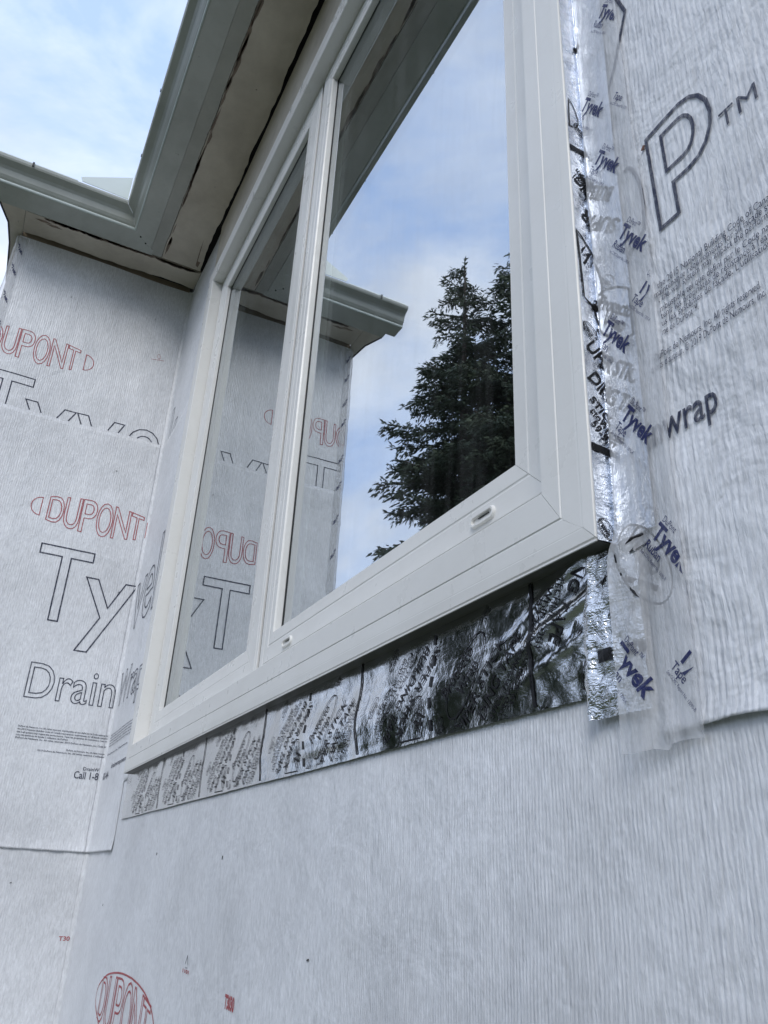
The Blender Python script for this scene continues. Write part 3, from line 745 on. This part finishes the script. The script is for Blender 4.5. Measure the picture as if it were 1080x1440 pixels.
def cell(x1):                              # one printed repeat ends at the black bar at x1
    ribbon(bk, [(x1 + .002 * nz(k * .7, x1), .113 + k * .0107) for k in range(9)], .0036, pB, False)
    # upright half
    c = (x1 - .083, .150)
    ribbon(bk, ellipse(c[0], c[1], .036, .0145, R(52)), .0012, pB)
    text(bk, 'Protecto', (c[0] - .024, c[1] - .015), .046, .0105, pB, D45, bold=.006, clip=okB)
    text(bk, 'Wrap', (c[0] - .004, c[1] - .016), .030, .0105, pB, D45, bold=.006, clip=okB)
    text(bk, 'SUPER STICK', (c[0] - .012, .101), .092, .0088, pB, D45, bold=.008, clip=okB)
    text(bk, 'BUILDING TAPE', (c[0] + .002, .093), .100, .0088, pB, D45, bold=.008, clip=okB)
    text(bk, 'SUPER STICK TECHNOLOGY', (c[0] + .018, .096), .098, .0046, pB, D45, bold=.008, clip=okB)
    text(bk, 'ProtectoWrap.com', (c[0] + .030, .099), .078, .0046, pB, D45, bold=.008, clip=okB)
    text(bk, '800-759-9727', (c[0] + .042, .102), .052, .0046, pB, D45, bold=.008, clip=okB)
    # row of dashes
    for k in range(5): ribbon(bk, [(x1 - .134 + .0008 * k, .116 + k * .0172), (x1 - .1335 + .0008 * k, .1245 + k * .0172)], .0042, pB, False)
    # upside-down half
    E = (-D45[0], -D45[1]); o = (x1 - .158, .196)
    text(bk, 'SUPER STICK', (o[0] + .030, o[1] - .012), .092, .0088, pB, E, bold=.008, clip=okB)
    text(bk, 'BUILDING TAPE', (o[0] + .012, o[1] - .008), .100, .0088, pB, E, bold=.008, clip=okB)
    text(bk, 'SUPER STICK TECHNOLOGY', (o[0] - .002, o[1] - .006), .098, .0046, pB, E, bold=.008, clip=okB)
    text(bk, 'ProtectoWrap.com', (o[0] - .014, o[1] - .008), .082, .0046, pB, E, bold=.008, clip=okB)
    text(bk, '800-759-9727', (o[0] - .026, o[1] - .010), .060, .0046, pB, E, bold=.008, clip=okB)
    pts = [p for p in ellipse(x1 - .168, .118, .034, .0145, R(52)) if p[1] > .1125]
    ribbon(bk, pts, .0012, pB, False); text(bk, 'W', (x1 - .150, .137), .018, .012, pB, E, bold=.008, clip=okB)
    for (ax, az) in ((-.206, .188), (-.155, .135), (-.122, .115), (-.094, .1165), (-.058, .193), (-.235, .150)):
        if az < .19: ribbon(bk, [p for p in ellipse(x1 + ax, az, .0105, .0040, R(58), 16) if okB(*p)], .0007, pB)
        text(bk, 'Protecto', (x1 + ax - .004, az - .0055), .013, .0030, pB, D45, bold=.008, clip=okB)
        text(bk, 'Wrap', (x1 + ax + .001, az - .006), .010, .0030, pB, D45, bold=.008, clip=okB)
for k in range(5): cell(1.758 - k * .2705)
# part of the next repeat beyond the last bar
E = (-math.cos(R(58)), -math.sin(R(58)))
for s, x, z, wd, cp in (('STICK', 1.832, .192, .050, .0105), ('NG TAPE', 1.806, .199, .055, .0105), ('SUPER STICK', 1.828, .206, .0, 0), ('TECHNOLOGY', 1.790, .194, .052, .0055), ('Wrap.com', 1.779, .191, .042, .0055), ('9727', 1.767, .186, .024, .0055)):
    if wd: text(bk, s, (x, z), wd, cp, pB, E, bold=.008, clip=okB)
ribbon(bk, ellipse(1.812, .126, .0115, .0048, R(60), 20), .0009, pB)
text(bk, 'Protecto', (1.807, .119), .015, .0036, pB, D45, bold=.008, clip=okB); text(bk, 'Wrap', (1.812, .118), .012, .0036, pB, D45, bold=.008, clip=okB)
bk.build('lettering', INK_BLACK, tb)

# crumpled foil patch at the lower right corner of the window
tp = thing('flashing_tape', 'small crumpled foil patch at the lower right corner of the window', 'tape', (1.83, -0.006, .14))
def crum(x, z): return .0046 + .0035 * abs(nz(x * 70, z * 45, 1.5)) + .0022 * abs(nz(x * 150, z * 130, 5.5)) + .0035 * math.exp(-((x - 1.822 + (.19 - z) * .08) / .004) ** 2)
def fC(x, z, o=0.0): return w1(x, z, crum(x, z) + o)
b = MB(); ids = []
for i in range(40):
    row = []
    for k in range(61):
        z = .0960 + (.1955 - .0960) * k / 60; xl = 1.8125 + .0045 * nz(z * 70, 2) + (.012 if z > .16 else 0) * (z - .16) / .035
        zz = z + (.0012 * nz(i * .7, 1) if k == 0 else 0)
        x = xl + (1.861 - xl) * i / 39; row.append(b.vert(fC(x, zz)))
    ids.append(row)
for i in range(39):
    for k in range(60): b.face((ids[i][k], ids[i + 1][k], ids[i + 1][k + 1], ids[i][k + 1]))
b.build('foil_strip', FOIL_C, tp, True)
b = MB(); pC = lambda u, v: fC(u, v, .0009)
for u0, u1, v0, v1 in ((1.8245, 1.8365, .1275, .1350), (1.847, 1.8545, .1275, .1345), (1.862 - .006, 1.862 - .001, .1275, .1335)):
    b.grid(lin(u0, u1, .002), lin(v0, v1, .002), pC)
b.build('lettering', INK_BLACK, tp)

# foil up the right jamb and out on the wall
XJ = 1.8425; rj = .0030; LJ = .018 - rj; AJ = LJ + rj * math.pi / 2
def dj(t, z): return .0005 * abs(nz(t * 120, z * 22, 3)) + .00025 * nz(t * 300, z * 50, 6) + .0009 * max(0, nz(0.3, z * 16, 2)) * math.exp(-((t - .017) / .004) ** 2)
def fJ(t, z, o=0.0):
    o = o + dj(t, z)
    if t < LJ: return (XJ + o, -.018 + t, z)
    if t < AJ:
        a = (t - LJ) / rj; c = (XJ + rj + .0, -rj)
        return (c[0] - math.cos(a) * (rj - o), c[1] + math.sin(a) * (rj - o) - .0042 * (a / 1.571), z)
    x = XJ + rj + (t - AJ); return w1(x, z, .0040 - .0 + o) if True else None
tj = thing('flashing_tape', 'bright foil tape folded from the right window jamb onto the wall', 'tape', (XJ, -0.006, .9))
ts = joinr(lin(0, LJ, .0012), lin(LJ, AJ, .0007), lin(AJ, AJ + .030, .0012))
b = MB(); b.grid(ts, lin(.1985, 1.60, .0035), lambda t, z: fJ(t, z)); b.build('foil_strip', FOIL_J, tj, True)
pJ = lambda t, z: fJ(t, z, .0005)
okJ = lambda t, z: .0004 < t < AJ + .029
b = MB()
Dn = (math.cos(R(-44)), math.sin(R(-44)))
for zb, t0, t1 in ((.2635, 0, .0185), (.3805, .0105, .022), (.5315, 0, .0205), (.655, .012, .021)):
    b.grid(lin(t0, t1, .0012), [zb - .0028, zb, zb + .0028], lambda t, z, zb=zb: pJ(t, z + .10 * (t if t < .016 else .016) * -1 + (0 if t < .016 else (t - .016) * .5)))
def jt(s, t, z, wd, cp, dr=Dn, bold=.022): text(b, s, (t, z), wd, cp, pJ, dr, bold=bold, clip=okJ)
jt('UPER STICK', .0010, .3415, .070, .0105); jt('DING TAPE', .0010, .3160, .066, .0105); jt('STICK', .0010, .2985, .026, .0058); jt('ctoWrap.com', .0008, .2895, .040, .0058); jt('59-9727', .0008, .2800, .028, .0058)
Up = (-Dn[0], -Dn[1]); 
jt('SUPER', .048, .436, .052, .0105, Up); jt('BUILDING', .046, .468, .052, .0105, Up); jt('TECHNOLOGY', .030, .478, .038, .0055, Up); jt('Wrap.com', .028, .490, .030, .0055, Up); jt('727', .020, .499, .014, .0055, Up)
ribbon(b, [p for p in ellipse(.002, .415, .040, .0165, R(-65)) if okJ(*p)], .0016, pJ, False); jt('W', .016, .425, .016, .013, Up); 
ribbon(b, [p for p in ellipse(.036, .362, .031, .0165, R(-50)) if okJ(*p)], .0015, pJ); jt('Protecto', .018, .378, .040, .0095); jt('Wrap', .020, .362, .026, .0095)
ribbon(b, [p for p in ellipse(-.002, .574, .020, .010, R(-65)) if okJ(*p)], .0012, pJ, False)
for t, z in ((.0075, .2065), (.006, .3560), (.015, .497), (.030, .393), (.012, .555), (.017, .735), (.016, .83), (.010, .92)):
    ribbon(b, [p for p in ellipse(t, z, .0078, .0046, R(-50), 20) if okJ(*p)], .0007, pJ, False)
    jt('Protecto', t - .006, z + .0040, .0110, .0030); jt('Wrap', t - .005, z + .0005, .0080, .0030)
b.build('lettering', INK_BLACK, tj)
# oval seen through the clear tape at the corner
b = MB(); ribbon(b, ellipse(1.866, .178, .0295, .0150, R(-62)), .0014, lambda u, v: w1(u, v, .0049 + .0008 + (.0035 if v < .1955 and u < 1.861 else 0)))
pG = lambda u, v: w1(u, v, .0049 + .0008 + (.0035 if v < .1955 and u < 1.861 else 0))
text(b, 'Wrap', (1.853, .196), .034, .012, pG, (.55, -.83), bold=.03); ribbon(b, [(1.853, .172), (1.874, .160)], .0035, pG, False)
b.build('lettering', INK_BLACK, tj)

# translucent seam tape over foil edge and wrap
st = thing('seam_tape', 'translucent white seam tape with blue lettering, right of the window', 'tape', (1.868, -0.01, .9))
def xr(z): return 1.8945 + .0028 * nz(z * 4, 6) + .0035 * math.exp(-((z - .42) / .09) ** 2) - .003 * max(0, min(1, (z - .45) / .25))
def xl(z): return 1.8465 if z > .2 else 1.8405 + max(0, (z - .188)) / .012 * .006
def dt(x, z):
    lowz = max(0, min(1, (.215 - z) / .02))
    base = .0056 + .0034 * lowz * max(0, min(1, (1.866 - x) / .01))
    return base + .0008 * abs(nz(x * 120, z * 16, 2)) + .0006 * abs(nz(x * 45, z * 9, 7)) + .0005 * abs(nz(x * 40, z * 80, 9))
def fT(x, z, o=0.0): return w1(x, z, dt(x, z) + o)
b = MB(); ids = []
zz = lin(.0745, 1.745, .004)
for z in zz:
    row = []
    for i in range(36):
        x = xl(z) + (xr(z) - xl(z)) * i / 35
        z2 = z + (.0022 * nz(x * 90, 4) + (.0020 if x > 1.872 else -.001) if z < .0746 else 0); row.append(b.vert(fT(x, z2)))
    ids.append(row)
for i in range(len(zz) - 1):
    for k in range(35): b.face((ids[i][k], ids[i][k + 1], ids[i + 1][k + 1], ids[i + 1][k]))
b.build('film', TAPE, st, True)
pT = lambda u, v: fT(u, v, .0005)
okT = lambda u, v: xl(v) + .0005 < u < xr(v) - .0005 and v > .076
b = MB()
def stamp(u, v, word, sc=1.0, full=True):      # word mark reading downwards to the right
    dr = Vector((.56, -.83)).normalized(); up = Vector((.83, .56)); 
    def tx(s, a, c, wd, cp, bold): text(b, s, (u + dr.x * a + up.x * c, v + dr.y * a + up.y * c), wd, cp, pT, tuple(dr), tuple(up), bold=bold, clip=okT)
    tx('DuPont™', .001, .0112, .0165, .0038, .0); tx('Tyvek', 0, 0, .0360, .0098, .036); tx(word, .0005, -.0072, .0130 if word == 'Tape' else .0160, .0050, .012); tx('See CCMC Report No. 13095-R', .0005, -.0112, .0285, .0020, .0)
stamp(1.8735, .1925, 'Ruban'); stamp(1.8395, .1300, 'Ruban'); stamp(1.8830, .1195, 'Tape'); stamp(1.8715, .4200, 'Ruban')
stamp(1.8580, .2800, 'Tape'); stamp(1.8470, .3540, 'Ruban'); stamp(1.8560, .5060, 'Tape'); stamp(1.8735, .6540, 'Ruban'); stamp(1.8460, .575, 'Tape'); stamp(1.8835, .3640, 'Tape'); stamp(1.887, .553, 'Tape')
z = .73
while z < 1.7: stamp(1.858, z, 'Tape'); stamp(1.876, z + .05, 'Ruban'); z += .16
b.build('lettering', INK_TAPE, st)

# tape round the outside corner of the wing wall
sc_ = thing('seam_tape', 'bulging white seam tape down the outside corner of the wing wall', 'tape', (0, -0.53, .9))
def fW(t, z, o=0.0):                        # t<0 on the end face, t>0 on the wing wall
    bulge = .003 + .006 * abs(nz(z * 7, 3)) + .002 * abs(nz(t * 60, z * 30, 1))
    if t < -.008: return (t + .008 - .0, -.5345 - bulge - o, z)
    if t > .008: return (d2(-.53 + t, z) + .0028 + o + .001 * abs(nz(t * 80, z * 20, 1)), -.5385 + t, z)
    a = (t + .008) / .016 * math.pi / 2; r_ = .008 + bulge * (1 - a / 1.571)
    return (-.004 + math.sin(a) * (.008 + o), -.5305 - math.cos(a) * (.004 + bulge + o), z)
b = MB(); b.grid(lin(-.028, .030, .002), lin(GZ, 1.735, .010), lambda t, z: fW(t, z)); b.build('film', TAPE, sc_, True)
b = MB(); pW = lambda t, z: fW(t, z, .0008)
for z in [1.70, 1.62, 1.52, 1.44, 1.30, 1.2, 1.08, .96, .82, .7, .58]:
    for s, du, dz, wd, cp in (('DuPont™', .0, .014, .016, .004), ('Tyvek', 0, 0, .040, .010), ('Tape', -.004, -.008, .016, .006)):
        text(b, s, (.0035 + du, z + dz), wd, cp, pW, (.60, -.80), bold=.04, clip=lambda u, v: .009 < u < .028)
b.build('lettering', INK_TAPE, sc_)

# ------------------------------------------------------------------ spruces across the yard (seen in the glass)
def spruce(x, y, top, rad, seed, label, lean=(0, 0)):
    rnd = random.Random(seed)
    t = thing('spruce_tree', label, 'tree', (x, y, GZ), 'spruces across the yard')
    H = top - GZ
    tr = MB(); rings = []
    for k in range(15):
        f = k / 14; r_ = .12 * (1 - f) ** .9 + .006; cx = x + lean[0] * f; cy = y + lean[1] * f
        rings.append([tr.vert((cx + r_ * math.cos(a * math.pi / 4), cy + r_ * math.sin(a * math.pi / 4), GZ + H * f)) for a in range(8)])
    for k in range(14):
        for a in range(8): tr.face((rings[k][a], rings[k][(a + 1) % 8], rings[k + 1][(a + 1) % 8], rings[k + 1][a]))
    cr = MB()
    def spray(p, d, L_, wv):                # small tapered tuft of needles
        d = d.normalized(); s = d.cross(Vector((rnd.uniform(-1, 1), rnd.uniform(-1, 1), rnd.uniform(-.3, 1)))).normalized() * wv
        q = p + d * L_
        cr.poly([p - s * .5, p + d * L_ * .35 - s, q, p + d * L_ * .4 + s, p + s * .5])
    nb = 500
    for i in range(nb):
        f = 1 - (i / nb) ** .62 * .93       # height fraction from the top
        if f > .995: continue
        az = rnd.uniform(0, 2 * math.pi); z0 = GZ + H * f
        prof = min(1.0, (1 - f) * 2.9) ** .8 * (1 - .16 * max(0, .5 - f) / .5) * (.78 + .30 * abs(nz(f * 9, math.cos(az) * 1.3, math.sin(az) * 1.3 + seed)) * 2)
        L_ = rad * prof * rnd.choice((.55, .75, .9, 1.0, 1.15)) * rnd.uniform(.85, 1.1) + .05
        rise = .35 * (f - .45) + rnd.uniform(-.12, .10)
        bx, by = x + lean[0] * f, y + lean[1] * f
        n = max(5, int(L_ / .050)); pp = []
        for k in range(n + 1):
            u = k / n; rr = L_ * u; dz = rise * rr - .22 * L_ * u * u + .20 * L_ * max(0, u - .7) ** 2 * 3
            wob = .05 * L_ * math.sin(u * 6 + i)
            pp.append(Vector((bx + rr * math.cos(az) - wob * math.sin(az), by + rr * math.sin(az) + wob * math.cos(az), z0 + dz)))
        for k in range(n):
            if L_ > .3: tr.prism([pp[k] + Vector((0, 0, .006)), pp[k] + Vector((.006, 0, -.004)), pp[k] + Vector((-.006, 0, -.004))], pp[k + 1] - pp[k])
            u = (k + 1) / n; d = (pp[k + 1] - pp[k]).normalized(); side = Vector((-d.y, d.x, 0)).normalized()
            tw = (.10 + .22 * L_ * (1 - abs(u - .55) * 1.1)) * (.9 if u < .95 else .6)
            if u < .15: continue
            for sgn in (-1, 1):
                dd = (d * .75 + side * sgn * rnd.uniform(.5, 1.0) + Vector((0, 0, rnd.uniform(-.55, .05))))
                m_ = max(3, int(tw / .020))
                for j in range(m_):
                    q = pp[k] + dd.normalized() * (tw * j / m_) + Vector((rnd.uniform(-.02, .02), rnd.uniform(-.02, .02), rnd.uniform(-.03, .01)))
                    spray(q, dd + Vector((rnd.uniform(-.5, .5), rnd.uniform(-.5, .5), rnd.uniform(-.7, .3))), rnd.uniform(.045, .09), rnd.uniform(.008, .015))
            spray(pp[k], d + Vector((0, 0, rnd.uniform(-.4, .4))), .08, .010)
            if rnd.random() < .6: spray(pp[k], Vector((rnd.uniform(-.4, .4), rnd.uniform(-.4, .4), -1)), rnd.uniform(.05, .12), .009)
    for k in range(30): spray(Vector((x + lean[0], y + lean[1], top - k * .012)), Vector((rnd.uniform(-1, 1), rnd.uniform(-1, 1), .8)), .07, .012)
    tr.build('trunk', BARK, t); cr.build('crown', NEEDLE, t)
    return t
DY = 4.6
spruce(2.187 - 1.575 * DY - .05, .38 - DY, 1.72 * DY, 1.06, 11, 'tall ragged spruce reflected in the middle of the fixed pane')
DY2 = 5.4
spruce(2.187 - 1.285 * DY2, .38 - DY2, 1.62 * DY2, 1.35, 23, 'second spruce reflected at the right edge of the fixed pane')

# ------------------------------------------------------------------ unseen wood added to dim low sky light and foil reflections
wd = MB(); rnd = random.Random(5)
for i in range(26000):
    a = rnd.uniform(-.15, math.pi + .15); rr = rnd.uniform(17, 22)
    top = -.4 + 3.4 * max(0, min(1, (a - .62) / .2)) + 1.5 * max(0, min(1, (a - .9) / .3)) + 2.2 * nz(a * 5, 1) + 1.2 * nz(a * 17, 4)
    z = GZ + (top - GZ) * rnd.random() ** .8
    p = Vector((1 - rr * math.cos(a), -rr * math.sin(a), z)); s_ = rnd.uniform(.10, .26)
    d = Vector((rnd.uniform(-1, 1), rnd.uniform(-1, 1), rnd.uniform(-1, 1))).normalized(); e_ = d.cross(Vector((rnd.uniform(-1, 1), rnd.uniform(-1, 1), 1))).normalized()
    wd.poly([p - d * s_, p - e_ * s_ * .6, p + d * s_, p + e_ * s_ * .6])
LEAF = needle_mat('added_wood_leaves', (0.05, 0.075, 0.035), (0.13, 0.15, 0.07))
wo = wd.build('added_wood', LEAF); wo['kind'] = 'stuff'; wo['label'] = 'dark green wood added out of view to dim low light and foil reflections'; wo['category'] = 'wood'
